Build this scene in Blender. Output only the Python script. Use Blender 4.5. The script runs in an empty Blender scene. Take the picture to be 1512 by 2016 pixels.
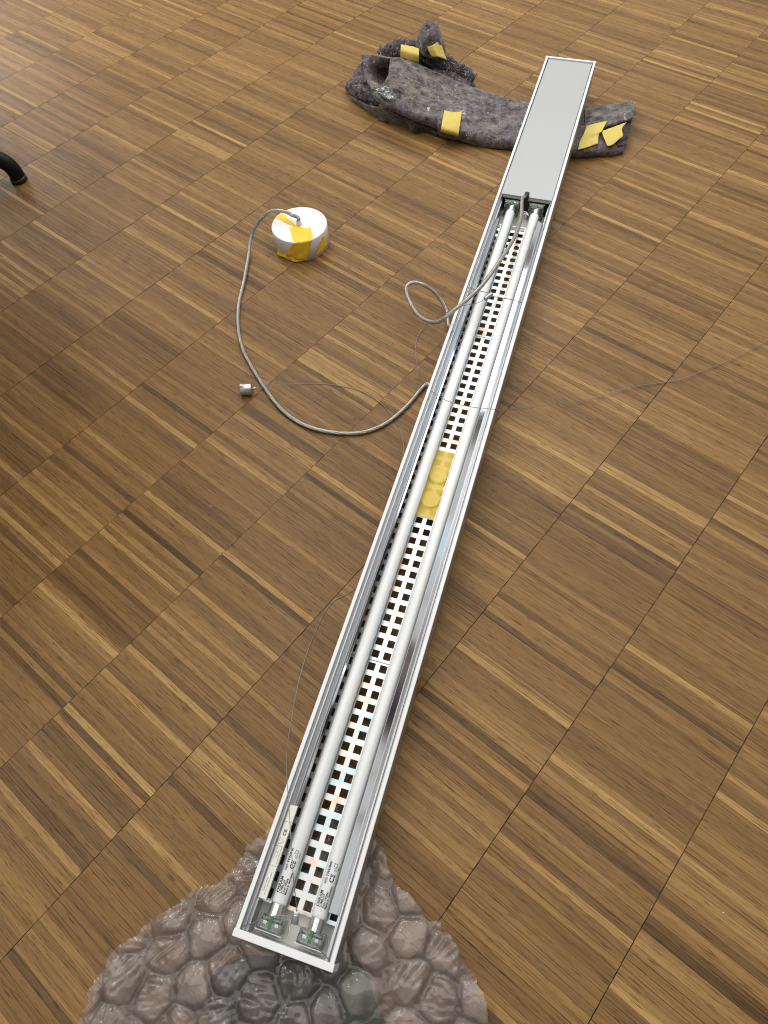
import bpy, bmesh, math, random
from mathutils import Vector, Matrix, noise
random.seed(7)
C = bpy.context.scene.collection
sc = bpy.context.scene
R = math.radians

# ------------------------------------------------------------------ camera
FPX, PITCH, ROLL, CAMH = 1407.06, 1.0205080, -0.0762506, 0.83457
fw = Vector((0, math.cos(PITCH), -math.sin(PITCH)))
up0 = Vector((0, math.sin(PITCH), math.cos(PITCH)))
rt0 = Vector((1, 0, 0))
rt = rt0*math.cos(ROLL) + up0*math.sin(ROLL)
up = -rt0*math.sin(ROLL) + up0*math.cos(ROLL)
CAM = Vector((0, 0, CAMH))
cam = bpy.data.cameras.new('camera')
co = bpy.data.objects.new('camera', cam); C.objects.link(co)
co.matrix_world = Matrix(((rt.x, up.x, -fw.x, 0), (rt.y, up.y, -fw.y, 0), (rt.z, up.z, -fw.z, CAMH), (0, 0, 0, 1)))
cam.sensor_fit = 'VERTICAL'; cam.sensor_height = 24.0; cam.lens = 24.0*FPX/2016.0
cam.clip_start = 0.01; cam.clip_end = 100
sc.camera = co

# ------------------------------------------------------------------ world, lamps, exposure
w = bpy.data.worlds.new('World'); sc.world = w; w.use_nodes = True
bg = w.node_tree.nodes['Background']
bg.inputs[1].default_value = 1.0
_N = w.node_tree.nodes.new; _L = w.node_tree.links.new     # noise blotches standing in for the unseen room, added for the reflections
_tc = _N('ShaderNodeTexCoord'); _mp = _N('ShaderNodeMapping'); _mp.inputs['Scale'].default_value = (5.0, 5.0, 2.2); _L(_tc.outputs['Generated'], _mp.inputs[0])
_nz = _N('ShaderNodeTexNoise'); _nz.inputs['Scale'].default_value = 1.6; _nz.inputs['Detail'].default_value = 2.5; _L(_mp.outputs[0], _nz.inputs['Vector'])
_rp = _N('ShaderNodeValToRGB'); _e = _rp.color_ramp.elements
_e[0].position = 0.36; _e[0].color = (0.04, 0.035, 0.04, 1); _e[1].position = 0.70; _e[1].color = (0.62, 0.86, 1.0, 1)
for _p, _c in ((0.46, (0.12, 0.098, 0.09)), (0.51, (0.20, 0.19, 0.18)), (0.545, (0.52, 0.53, 0.52)), (0.62, (0.50, 0.52, 0.52))):
    _q = _e.new(_p); _q.color = (*_c, 1)
_L(_nz.outputs['Fac'], _rp.inputs[0]); _L(_rp.outputs[0], bg.inputs[0])

def area(name, loc, target, sx, sy, power, col):
    l = bpy.data.lights.new(name, 'AREA'); l.shape = 'RECTANGLE'; l.size = sx; l.size_y = sy
    l.energy = power; l.color = col
    o = bpy.data.objects.new(name, l); C.objects.link(o)
    o.location = loc
    d = Vector(target) - Vector(loc)
    o.rotation_euler = d.to_track_quat('-Z', 'Y').to_euler()
    return o
area('ceiling_lights', (-0.5, 3.0, 2.9), (-0.5, 3.0, 0), 6.2, 6.5, 190, (1.0, 0.975, 0.93))
area('window_light', (-3.3, 4.6, 1.5), (0.0, 0.9, 0.1), 3.0, 2.0, 45, (0.93, 0.97, 1.0))
for _i, _x in enumerate((-1.9, -0.4, 1.1)):
    area('glint_strip_light', (_x, 2.0+0.5*_i, 2.75), (_x, 2.0+0.5*_i, 0), 0.14, 2.4, 16, (1.0, 0.98, 0.95))  # small strong lamps added to give glints on film and tubes
area('right_window_light', (3.6, 2.6, 1.5), (0.0, 0.9, 0.1), 0.9, 1.5, 14, (0.70, 0.86, 1.0))
sc.view_settings.view_transform = 'Standard'; sc.view_settings.look = 'None'
sc.view_settings.exposure = 0.12; sc.view_settings.gamma = 1.0
sc.render.engine = 'CYCLES'; sc.cycles.pixel_filter_type = 'BLACKMAN_HARRIS'; sc.cycles.filter_width = 1.05
sc.cycles.max_bounces = 10; sc.cycles.blur_glossy = 1.0; sc.cycles.sample_clamp_indirect = 4.0; sc.cycles.transparent_max_bounces = 24
sc.cycles.caustics_reflective = True; sc.cycles.caustics_refractive = False

# ------------------------------------------------------------------ helpers
def at(px, py, z=0.0):
    """point of the place at height z that the photograph shows at source pixel px, py"""
    d = fw + rt*((px-756)/FPX) - up*((py-1008)/FPX)
    t = (z-CAMH)/d.z
    return CAM + d*t
def proj(p):
    d = Vector(p)-CAM; c = d.dot(fw)
    return 756+FPX*d.dot(rt)/c, 1008-FPX*d.dot(up)/c
def mesh(name, verts, faces, mat, parent=None, smooth=False):
    me = bpy.data.meshes.new(name); me.from_pydata([tuple(v) for v in verts], [], faces); me.update()
    if mat: me.materials.append(mat)
    if smooth:
        for p in me.polygons: p.use_smooth = True
    o = bpy.data.objects.new(name, me); C.objects.link(o)
    if parent: o.parent = parent
    return o
def tag(o, label=None, cat=None, group=None, kind=None):
    if label: o['label'] = label
    if cat: o['category'] = cat
    if group: o['group'] = group
    if kind: o['kind'] = kind
    return o
def empty(name, loc=(0, 0, 0), rot=(0, 0, 0), parent=None):
    o = bpy.data.objects.new(name, None); C.objects.link(o); o.location = loc; o.rotation_euler = rot
    o.empty_display_size = 0.05
    if parent: o.parent = parent
    return o
def catmull(pts, n=8):
    pts = [Vector(p) for p in pts]; out = []
    for i in range(len(pts)-1):
        p0 = pts[max(i-1, 0)]; p1 = pts[i]; p2 = pts[i+1]; p3 = pts[min(i+2, len(pts)-1)]
        for k in range(n):
            t = k/n
            out.append(0.5*((2*p1)+(p2-p0)*t+(2*p0-5*p1+4*p2-p3)*t*t+(3*p1-p0-3*p2+p3)*t**3))
    out.append(pts[-1]); return out
def resample(path, step):
    out = [path[0]]; acc = 0
    for a, b in zip(path, path[1:]):
        L = (b-a).length
        if L < 1e-9: continue
        pos = step-acc
        while pos <= L:
            out.append(a+(b-a)*(pos/L)); pos += step
        acc = (acc+L) % step
    out.append(path[-1]); return out
def frames(path):
    T = []
    for i in range(len(path)):
        a = path[max(i-1, 0)]; b = path[min(i+1, len(path)-1)]
        T.append((b-a).normalized())
    n = T[0].cross(Vector((0, 0, 1)))
    if n.length < 1e-4: n = Vector((1, 0, 0))
    n.normalize(); N = []
    for t in T:
        n = (n-t*n.dot(t)); n.normalize(); N.append(n.copy())
    return T, N
def tube_data(path, r, seg=8, rfun=None, caps=True):
    T, N = frames(path); V = []; F = []
    for i, p in enumerate(path):
        b = T[i].cross(N[i]); rr = rfun(i/(len(path)-1)) if rfun else r
        for k in range(seg):
            a = 2*math.pi*k/seg
            V.append(p+N[i]*(rr*math.cos(a))+b*(rr*math.sin(a)))
    for i in range(len(path)-1):
        for k in range(seg):
            F.append((i*seg+k, i*seg+(k+1) % seg, (i+1)*seg+(k+1) % seg, (i+1)*seg+k))
    if caps:
        F.append(tuple(range(seg-1, -1, -1))); F.append(tuple((len(path)-1)*seg+k for k in range(seg)))
    return V, F
def tube(name, path, r, mat, parent=None, seg=8, rfun=None):
    V, F = tube_data(path, r, seg, rfun); return mesh(name, V, F, mat, parent, True)
class MB:
    def __init__(s): s.v = []; s.f = []
    def add(s, V, F):
        o = len(s.v); s.v += [Vector(v) for v in V]; s.f += [tuple(i+o for i in f) for f in F]; return s
    def box(s, x0, x1, y0, y1, z0, z1, c=0.0):
        if c <= 0:
            V = [(x, y, z) for z in (z0, z1) for y in (y0, y1) for x in (x0, x1)]
            return s.add(V, [(0, 2, 3, 1), (4, 5, 7, 6), (0, 1, 5, 4), (2, 6, 7, 3), (0, 4, 6, 2), (1, 3, 7, 5)])
        bm = bmesh.new(); bmesh.ops.create_cube(bm, size=1)
        for v in bm.verts:
            v.co = ((x0+x1)/2+v.co.x*(x1-x0), (y0+y1)/2+v.co.y*(y1-y0), (z0+z1)/2+v.co.z*(z1-z0))
        bmesh.ops.bevel(bm, geom=bm.edges[:], offset=c, segments=2, affect='EDGES', profile=0.6)
        bm.verts.index_update()
        s.add([v.co.copy() for v in bm.verts], [tuple(v.index for v in f.verts) for f in bm.faces]); bm.free(); return s
    def prism(s, prof, y0, y1):
        """closed profile of (x, z), extruded along y"""
        n = len(prof)
        V = [(x, y0, z) for x, z in prof]+[(x, y1, z) for x, z in prof]
        F = [(i, (i+1) % n, n+(i+1) % n, n+i) for i in range(n)]
        F += [tuple(range(n-1, -1, -1)), tuple(range(n, 2*n))]
        return s.add(V, F)
    def build(s, name, mat, parent=None, smooth=False):
        o = mesh(name, s.v, s.f, mat, parent, smooth)
        bm = bmesh.new(); bm.from_mesh(o.data); bmesh.ops.recalc_face_normals(bm, faces=bm.faces[:]); bm.to_mesh(o.data); bm.free()
        return o
def grid_patch(rows, nu, nv):
    """rows of control points -> dense smooth grid"""
    dense = [resampleN(catmull(r, 10), nu) for r in rows]
    cols = []
    for i in range(nu):
        cols.append(resampleN(catmull([d[i] for d in dense], 10), nv))
    V = []; F = []
    for i in range(nu):
        for j in range(nv): V.append(cols[i][j])
    for i in range(nu-1):
        for j in range(nv-1):
            F.append((i*nv+j, (i+1)*nv+j, (i+1)*nv+j+1, i*nv+j+1))
    return V, F
def resampleN(path, n):
    L = [0]
    for a, b in zip(path, path[1:]): L.append(L[-1]+(b-a).length)
    out = []; k = 0
    for i in range(n):
        s = L[-1]*i/(n-1)
        while k < len(L)-2 and L[k+1] < s: k += 1
        d = L[k+1]-L[k]
        out.append(path[k].lerp(path[k+1], 0 if d < 1e-12 else min(1, (s-L[k])/d)))
    return out
# text -> mesh geometry
def text_data(s, size, bold=False):
    cu = bpy.data.curves.new('t', 'FONT'); cu.body = s; cu.size = size
    cu.resolution_u = 2
    if bold: cu.offset = size*0.034
    o = bpy.data.objects.new('t', cu); C.objects.link(o)
    dg = bpy.context.evaluated_depsgraph_get(); me = bpy.data.meshes.new_from_object(o.evaluated_get(dg))
    V = [v.co.copy() for v in me.vertices]; F = [tuple(p.vertices) for p in me.polygons]
    bpy.data.objects.remove(o); bpy.data.curves.remove(cu); bpy.data.meshes.remove(me)
    return V, F

# ------------------------------------------------------------------ materials
def newmat(name):
    m = bpy.data.materials.new(name); m.use_nodes = True
    nt = m.node_tree; b = nt.nodes['Principled BSDF']; return m, nt, b
def simple(name, col, rough=0.5, metal=0.0, spec=0.5, noise_amt=0.0, scale=200, bump=0.0):
    m, nt, b = newmat(name)
    b.inputs['Base Color'].default_value = (*col, 1); b.inputs['Roughness'].default_value = rough
    b.inputs['Metallic'].default_value = metal; b.inputs['Specular IOR Level'].default_value = spec
    tc = nt.nodes.new('ShaderNodeTexCoord'); nz = nt.nodes.new('ShaderNodeTexNoise'); nz.inputs['Scale'].default_value = scale
    nz.inputs['Detail'].default_value = 4
    nt.links.new(tc.outputs['Object'], nz.inputs['Vector'])
    if noise_amt:
        mx = nt.nodes.new('ShaderNodeMix'); mx.data_type = 'RGBA'
        mx.inputs[6].default_value = (*[c*(1-noise_amt) for c in col], 1); mx.inputs[7].default_value = (*[min(1, c*(1+noise_amt)) for c in col], 1)
        nt.links.new(nz.outputs['Fac'], mx.inputs[0]); nt.links.new(mx.outputs[2], b.inputs['Base Color'])
    if bump:
        bp = nt.nodes.new('ShaderNodeBump'); bp.inputs['Strength'].default_value = bump; bp.inputs['Distance'].default_value = 0.001
        nt.links.new(nz.outputs['Fac'], bp.inputs['Height']); nt.links.new(bp.outputs[0], b.inputs['Normal'])
    return m
def clear_mat(name, tint, milk, milkcol, rough=0.08, ior=1.45, bump=0.0, bscale=80):
    m = bpy.data.materials.new(name); m.use_nodes = True; nt = m.node_tree; nt.nodes.clear()
    N = nt.nodes.new; L = nt.links.new
    out = N('ShaderNodeOutputMaterial'); tr = N('ShaderNodeBsdfTransparent'); tr.inputs[0].default_value = (*tint, 1)
    df = N('ShaderNodeBsdfDiffuse'); df.inputs[0].default_value = (*milkcol, 1)
    gl = N('ShaderNodeBsdfGlossy'); gl.inputs['Roughness'].default_value = rough
    m1 = N('ShaderNodeMixShader'); m1.inputs[0].default_value = milk
    L(tr.outputs[0], m1.inputs[1]); L(df.outputs[0], m1.inputs[2])
    fr = N('ShaderNodeFresnel'); fr.inputs[0].default_value = ior
    m2 = N('ShaderNodeMixShader'); L(fr.outputs[0], m2.inputs[0]); L(m1.outputs[0], m2.inputs[1]); L(gl.outputs[0], m2.inputs[2])
    L(m2.outputs[0], out.inputs[0])
    if bump:
        tc = N('ShaderNodeTexCoord'); nz = N('ShaderNodeTexNoise'); nz.inputs['Scale'].default_value = bscale; nz.inputs['Detail'].default_value = 3
        nz.inputs['Distortion'].default_value = 1.2
        L(tc.outputs['Object'], nz.inputs['Vector'])
        bp = N('ShaderNodeBump'); bp.inputs['Strength'].default_value = bump; bp.inputs['Distance'].default_value = 0.002
        L(nz.outputs['Fac'], bp.inputs['Height'])
        for n in (gl, fr, df): L(bp.outputs[0], n.inputs['Normal'])
    return m

def wood_mat():
    m, nt, b = newmat('oak_strip'); N = nt.nodes.new; L = nt.links.new
    tone = N('ShaderNodeAttribute'); tone.attribute_name = 'tone'
    uv = N('ShaderNodeUVMap'); uv.uv_map = 'along'
    sep = N('ShaderNodeSeparateXYZ'); L(uv.outputs[0], sep.inputs[0])
    def vec(su, sv):
        a = N('ShaderNodeMath'); a.operation = 'MULTIPLY'; a.inputs[1].default_value = su; L(sep.outputs[0], a.inputs[0])
        c = N('ShaderNodeMath'); c.operation = 'MULTIPLY'; c.inputs[1].default_value = sv; L(sep.outputs[1], c.inputs[0])
        cb = N('ShaderNodeCombineXYZ'); L(a.outputs[0], cb.inputs[0]); L(c.outputs[0], cb.inputs[1]); return cb
    def nz(su, sv, detail, dist=0.0):
        n = N('ShaderNodeTexNoise'); n.inputs['Scale'].default_value = 1; n.inputs['Detail'].default_value = detail
        n.inputs['Distortion'].default_value = dist; L(vec(su, sv).outputs[0], n.inputs['Vector']); return n
    ramp = N('ShaderNodeValToRGB'); cr = ramp.color_ramp
    stops = [(0.0, (0.080, 0.0425, 0.016)), (0.25, (0.155, 0.0825, 0.0285)), (0.5, (0.232, 0.1275, 0.044)), (0.75, (0.350, 0.206, 0.073)), (1.0, (0.54, 0.352, 0.132))]
    cr.elements[0].position = 0; cr.elements[0].color = (*stops[0][1], 1); cr.elements[1].position = 1; cr.elements[1].color = (*stops[4][1], 1)
    for p, c in stops[1:4]:
        e = cr.elements.new(p); e.color = (*c, 1)
    streak = nz(9, 380, 5, 0.8); broad = nz(14, 60, 2)
    def madd(x, k, c):
        a = N('ShaderNodeMath'); a.operation = 'MULTIPLY_ADD'; a.inputs[1].default_value = k; a.inputs[2].default_value = c; L(x, a.inputs[0]); return a
    s1 = madd(streak.outputs['Fac'], 0.54, -0.27); s2 = madd(broad.outputs['Fac'], 0.18, -0.09)
    ad = N('ShaderNodeMath'); ad.operation = 'ADD'; L(s1.outputs[0], ad.inputs[0]); L(s2.outputs[0], ad.inputs[1])
    ad2 = N('ShaderNodeMath'); ad2.operation = 'ADD'; ad2.use_clamp = True; L(ad.outputs[0], ad2.inputs[0]); L(tone.outputs['Fac'], ad2.inputs[1])
    L(ad2.outputs[0], ramp.inputs[0])
    # open pores: short dark dashes along the grain
    pores = nz(48, 800, 3); pr = N('ShaderNodeMapRange'); pr.inputs[1].default_value = 0.57; pr.inputs[2].default_value = 0.66
    L(pores.outputs['Fac'], pr.inputs[0])
    lines = nz(6, 600, 4, 0.5); lr = N('ShaderNodeMapRange'); lr.inputs[1].default_value = 0.58; lr.inputs[2].default_value = 0.70
    L(lines.outputs['Fac'], lr.inputs[0])
    mxx = N('ShaderNodeMath'); mxx.operation = 'MAXIMUM'; L(pr.outputs[0], mxx.inputs[0]); L(lr.outputs[0], mxx.inputs[1])
    k = N('ShaderNodeMath'); k.operation = 'MULTIPLY'; k.inputs[1].default_value = 0.92; L(mxx.outputs[0], k.inputs[0])
    mix = N('ShaderNodeMix'); mix.data_type = 'RGBA'; mix.blend_type = 'MULTIPLY'; mix.inputs[7].default_value = (0.36, 0.28, 0.22, 1)
    L(k.outputs[0], mix.inputs[0]); L(ramp.outputs[0], mix.inputs[6])
    # worn, dusty patches in the varnish (object space, across strips)
    tc = N('ShaderNodeTexCoord'); geo = N('ShaderNodeNewGeometry')
    dn = N('ShaderNodeTexNoise'); dn.inputs['Scale'].default_value = 3.0; dn.inputs['Detail'].default_value = 5; L(geo.outputs['Position'], dn.inputs['Vector'])
    rr = N('ShaderNodeMapRange'); rr.inputs[1].default_value = 0.3; rr.inputs[2].default_value = 0.75; rr.inputs[3].default_value = 0.33; rr.inputs[4].default_value = 0.5
    L(dn.outputs['Fac'], rr.inputs[0]); L(rr.outputs[0], b.inputs['Roughness'])
    L(mix.outputs[2], b.inputs['Base Color'])
    b.inputs['Specular IOR Level'].default_value = 0.19
    bp = N('ShaderNodeBump'); bp.inputs['Strength'].default_value = 0.25; bp.inputs['Distance'].default_value = 0.0004; bp.invert = True
    L(mxx.outputs[0], bp.inputs['Height']); L(bp.outputs[0], b.inputs['Normal'])
    return m

def felt_mat(name, dark, light):
    m, nt, b = newmat(name); N = nt.nodes.new; L = nt.links.new
    tc = N('ShaderNodeTexCoord')
    n1 = N('ShaderNodeTexNoise'); n1.inputs['Scale'].default_value = 62; n1.inputs['Detail'].default_value = 12; n1.inputs['Roughness'].default_value = 0.82
    n1.inputs['Distortion'].default_value = 0.2
    L(tc.outputs['Object'], n1.inputs['Vector'])
    r = N('ShaderNodeValToRGB'); r.color_ramp.elements[0].position = 0.40; r.color_ramp.elements[1].position = 0.64
    r.color_ramp.elements[0].color = (*dark, 1); r.color_ramp.elements[1].color = (*light, 1)
    L(n1.outputs['Fac'], r.inputs[0])
    # brownish and purplish drifts
    n3 = N('ShaderNodeTexNoise'); n3.inputs['Scale'].default_value = 14; n3.inputs['Detail'].default_value = 6; n3.inputs['Roughness'].default_value = 0.7; L(tc.outputs['Object'], n3.inputs['Vector'])
    r3 = N('ShaderNodeValToRGB'); r3.color_ramp.elements[0].position = 0.38; r3.color_ramp.elements[0].color = (0.78, 0.66, 0.80, 1); r3.color_ramp.elements[1].position = 0.62; r3.color_ramp.elements[1].color = (1.0, 0.93, 0.76, 1)
    L(n3.outputs['Fac'], r3.inputs[0])
    mz = N('ShaderNodeMix'); mz.data_type = 'RGBA'; mz.blend_type = 'MULTIPLY'; mz.inputs[0].default_value = 0.85; L(r.outputs[0], mz.inputs[6]); L(r3.outputs[0], mz.inputs[7])
    # coloured shreds
    vo = N('ShaderNodeTexVoronoi'); vo.inputs['Scale'].default_value = 170; vo.inputs['Randomness'].default_value = 1
    dn_ = N('ShaderNodeTexNoise'); dn_.inputs['Scale'].default_value = 130; dn_.inputs['Detail'].default_value = 2; L(tc.outputs['Object'], dn_.inputs['Vector'])
    va_ = N('ShaderNodeVectorMath'); va_.operation = 'MULTIPLY_ADD'; va_.inputs[1].default_value = (0.022, 0.022, 0.022); L(dn_.outputs['Color'], va_.inputs[0]); L(tc.outputs['Object'], va_.inputs[2])
    L(va_.outputs[0], vo.inputs['Vector'])
    sp = N('ShaderNodeSeparateColor'); L(vo.outputs['Color'], sp.inputs[0])
    pick = N('ShaderNodeMath'); pick.operation = 'GREATER_THAN'; pick.inputs[1].default_value = 0.955; L(sp.outputs[0], pick.inputs[0])
    dist = N('ShaderNodeMath'); dist.operation = 'LESS_THAN'; dist.inputs[1].default_value = 0.36; L(vo.outputs['Distance'], dist.inputs[0])
    pk = N('ShaderNodeMath'); pk.operation = 'MULTIPLY'; L(pick.outputs[0], pk.inputs[0]); L(dist.outputs[0], pk.inputs[1])
    cr = N('ShaderNodeValToRGB'); cr.color_ramp.interpolation = 'CONSTANT'
    e = cr.color_ramp.elements; e[0].color = (0.5, 0.49, 0.47, 1); e[0].position = 0; e[1].position = 0.5; e[1].color = (0.22, 0.10, 0.11, 1)
    for p, c in ((0.66, (0.42, 0.36, 0.22)), (0.78, (0.10, 0.12, 0.2)), (0.9, (0.6, 0.58, 0.56))):
        q = e.new(p); q.color = (*c, 1)
    L(sp.outputs[1], cr.inputs[0])
    mx = N('ShaderNodeMix'); mx.data_type = 'RGBA'; L(pk.outputs[0], mx.inputs[0]); L(mz.outputs[2], mx.inputs[6]); L(cr.outputs[0], mx.inputs[7])
    L(mx.outputs[2], b.inputs['Base Color']); b.inputs['Roughness'].default_value = 0.95; b.inputs['Specular IOR Level'].default_value = 0.1
    b.inputs['Sheen Weight'].default_value = 0.25
    n2 = N('ShaderNodeTexNoise'); n2.inputs['Scale'].default_value = 260; n2.inputs['Detail'].default_value = 5; L(tc.outputs['Object'], n2.inputs['Vector'])
    ad = N('ShaderNodeMath'); ad.operation = 'ADD'; L(n1.outputs['Fac'], ad.inputs[0]); L(n2.outputs['Fac'], ad.inputs[1])
    bp = N('ShaderNodeBump'); bp.inputs['Strength'].default_value = 0.6; bp.inputs['Distance'].default_value = 0.002
    L(ad.outputs[0], bp.inputs['Height']); L(bp.outputs[0], b.inputs['Normal'])
    return m
def tape_mat(name, col, col2, alpha):
    m = bpy.data.materials.new(name); m.use_nodes = True; nt = m.node_tree; b = nt.nodes['Principled BSDF']
    N = nt.nodes.new; L = nt.links.new
    tc = N('ShaderNodeTexCoord'); n1 = N('ShaderNodeTexNoise'); n1.inputs['Scale'].default_value = 70; n1.inputs['Detail'].default_value = 6
    L(tc.outputs['Object'], n1.inputs['Vector'])
    mx = N('ShaderNodeMix'); mx.data_type = 'RGBA'; mx.inputs[6].default_value = (*col, 1); mx.inputs[7].default_value = (*col2, 1)
    L(n1.outputs['Fac'], mx.inputs[0]); L(mx.outputs[2], b.inputs['Base Color'])
    b.inputs['Roughness'].default_value = 0.6; b.inputs['Alpha'].default_value = alpha
    n2 = N('ShaderNodeTexNoise'); n2.inputs['Scale'].default_value = 500; L(tc.outputs['Object'], n2.inputs['Vector'])
    ad = N('ShaderNodeMath'); ad.operation = 'ADD'; L(n1.outputs['Fac'], ad.inputs[0]); L(n2.outputs['Fac'], ad.inputs[1])
    bp = N('ShaderNodeBump'); bp.inputs['Strength'].default_value = 0.35; bp.inputs['Distance'].default_value = 0.001
    L(ad.outputs[0], bp.inputs['Height']); L(bp.outputs[0], b.inputs['Normal'])
    return m
M = {}
M['wood'] = wood_mat()
M['subfloor'] = simple('dark_subfloor', (0.035, 0.02, 0.01), 0.9)
M['outer'] = simple('plain_oak_floor', (0.2, 0.12, 0.052), 0.45, noise_amt=0.3, scale=12)
M['alu'] = simple('anodised_aluminium', (0.50, 0.505, 0.52), 0.34, 1.0, bump=0.02)
M['rim'] = simple('toplit_white_aluminium', (0.76, 0.76, 0.755), 0.35)  # overhead brightness of the rims put into white; end caps share it
M['side'] = simple('satin_aluminium_wall', (0.40, 0.385, 0.37), 0.38, 0.9)
M['cover'] = simple('silver_painted_steel', (0.385, 0.395, 0.40), 0.42, 0.25, noise_amt=0.02, scale=900, bump=0.04)
M['mirror'] = simple('polished_reflector', (0.86, 0.87, 0.88), 0.06, 1.0)
M['plate'] = simple('bright_reflector', (0.93, 0.94, 0.95), 0.28, 1.0)
def iridescent(m):
    nt = m.node_tree; b = nt.nodes['Principled BSDF']; N = nt.nodes.new; L = nt.links.new
    tc = N('ShaderNodeTexCoord'); n = N('ShaderNodeTexNoise'); n.inputs['Scale'].default_value = 45; n.inputs['Detail'].default_value = 3; L(tc.outputs['Object'], n.inputs['Vector'])
    r = N('ShaderNodeValToRGB'); e = r.color_ramp.elements; e[0].position = 0.35; e[0].color = (0.36, 0.47, 0.50, 1); e[1].position = 0.66; e[1].color = (0.53, 0.40, 0.34, 1)
    q = e.new(0.47); q.color = (0.47, 0.50, 0.50, 1); q = e.new(0.56); q.color = (0.50, 0.49, 0.465, 1)
    L(n.outputs['Fac'], r.inputs[0]); L(r.outputs[0], b.inputs['Base Color'])
iridescent(M['plate'])
M['tray'] = simple('grey_beige_tray', (0.62, 0.60, 0.56), 0.5)
M['dark'] = simple('black_plastic', (0.012, 0.012, 0.012), 0.45)
M['chairmetal'] = simple('black_powder_coat', (0.004, 0.004, 0.005), 0.5, spec=0.2)
M['glass'] = simple('white_phosphor_glass', (0.80, 0.81, 0.805), 0.10, 0.0, 0.5)
M['cap'] = simple('tube_cap_metal', (0.82, 0.81, 0.79), 0.25, 1.0, noise_amt=0.15, scale=300)
M['ink'] = simple('black_ink', (0.02, 0.02, 0.02), 0.6)
M['greyink'] = simple('grey_ink', (0.06, 0.06, 0.055), 0.6)
M['paper'] = simple('cream_label', (0.80, 0.80, 0.73), 0.4)
M['socket'] = clear_mat('clear_polycarbonate', (0.86, 0.9, 0.88), 0.12, (0.7, 0.72, 0.7), 0.05, 1.58)
M['green'] = simple('green_plastic', (0.02, 0.16, 0.06), 0.4)
M['white'] = simple('white_plastic', (0.86, 0.865, 0.87), 0.35)
M['steel'] = simple('steel_wire', (0.27, 0.255, 0.235), 0.4, 0.6)
M['nickel'] = simple('brushed_nickel', (0.58, 0.57, 0.55), 0.32, 1.0, noise_amt=0.08, scale=400)
M['grip'] = simple('grey_gripper_metal', (0.42, 0.43, 0.44), 0.35, 0.8)
M['jacket'] = clear_mat('clear_cable_jacket', (0.95, 0.945, 0.92), 0.26, (0.66, 0.645, 0.60), 0.16, 1.5)
M['strand'] = simple('tinned_copper_strand', (0.68, 0.65, 0.60), 0.32, 0.75, noise_amt=0.15, scale=500)
M['film'] = clear_mat('bubble_film', (0.93, 0.885, 0.855), 0.13, (0.80, 0.69, 0.62), 0.06, 1.56, 0.12, 160)
def weld_variation(m):
    # welded seams between the cushions are clear and dark, the air cushions milky
    nt = m.node_tree; N = nt.nodes.new; L = nt.links.new
    at_ = N('ShaderNodeAttribute'); at_.attribute_name = 'cushion'
    mixes = [n for n in nt.nodes if n.type == 'MIX_SHADER']; m1 = [n for n in mixes if not n.inputs[0].is_linked][0]
    r = N('ShaderNodeMapRange'); r.inputs[3].default_value = 0.05; r.inputs[4].default_value = 0.19; L(at_.outputs['Fac'], r.inputs[0]); L(r.outputs[0], m1.inputs[0])
    tr = [n for n in nt.nodes if n.type == 'BSDF_TRANSPARENT'][0]
    cr = N('ShaderNodeValToRGB'); e = cr.color_ramp.elements; e[0].color = (0.80, 0.73, 0.68, 1); e[1].color = (0.95, 0.91, 0.885, 1)
    q = e.new(0.35); q.color = (0.76, 0.69, 0.64, 1); q = e.new(0.62); q.color = (0.93, 0.89, 0.86, 1)
    L(at_.outputs['Fac'], cr.inputs[0]); L(cr.outputs[0], tr.inputs[0])
weld_variation(M['film'])
M['scrapfilm'] = clear_mat('clear_film', (0.93, 0.92, 0.91), 0.08, (0.8, 0.78, 0.76), 0.05, 1.6, 0.2, 200)
M['backing'] = clear_mat('backing_film', (0.90, 0.86, 0.83), 0.20, (0.56, 0.455, 0.39), 0.15, 1.4, 0.4, 60)
M['felt'] = felt_mat('grey_recycled_felt', (0.026, 0.024, 0.025), (0.29, 0.27, 0.265))
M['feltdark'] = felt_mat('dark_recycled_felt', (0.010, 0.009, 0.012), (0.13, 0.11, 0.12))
M['tapefelt'] = tape_mat('yellow_crepe_tape', (0.55, 0.42, 0.07), (0.66, 0.52, 0.12), 1.0)
M['tapecup'] = tape_mat('bright_yellow_tape', (0.86, 0.52, 0.012), (0.93, 0.66, 0.05), 1.0)
M['tapelum'] = tape_mat('translucent_yellow_tape', (0.76, 0.53, 0.035), (0.86, 0.64, 0.09), 0.70)
M['clothgrey'] = simple('dark_grey_cloth', (0.045, 0.05, 0.055), 0.9, noise_amt=0.4, scale=60)
M['clothgreen'] = simple('dark_green_cloth', (0.035, 0.075, 0.02), 0.9, noise_amt=0.5, scale=60)

# ------------------------------------------------------------------ floor of edge-glued oak strips
YAW = -0.75209; nU = Vector((math.cos(YAW), math.sin(YAW), 0)); tV = Vector((-nU.y, nU.x, 0))
ROW0 = 0.16*(-1.1485263/0.19171469); SW = 0.008
LIGHT = [(172,1246),(252,1363),(208,1478),(75,1640),(450,1534),(320,1669),(841,1654),(1396,1384),(1471,1549),(1251,1974),
 (1171,767),(1256,952),(1281,977),(1036,862),(55,852),(145,997),(95,1092),(150,1222),(320,837),(450,897),(30,562),(105,350),(110,465),
 (360,15),(300,230),(400,280),(250,280),(365,430),(505,495),(901,335),(1431,225),(1345,316),(1330,139),(760,700),(700,690),(1435,445),(730,790)]
DARK = [(1171,1654),(1371,1914),(1401,1434),(1240,688),(320,1066),(340,800),(1290,1100),(700,1000),(600,1230),(1010,1500),(230,960)]
def strip_key(p):
    U = (p.dot(nU)-ROW0)/0.16; k = math.floor(U)
    return k, p.dot(tV)
tone_over = {}
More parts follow.
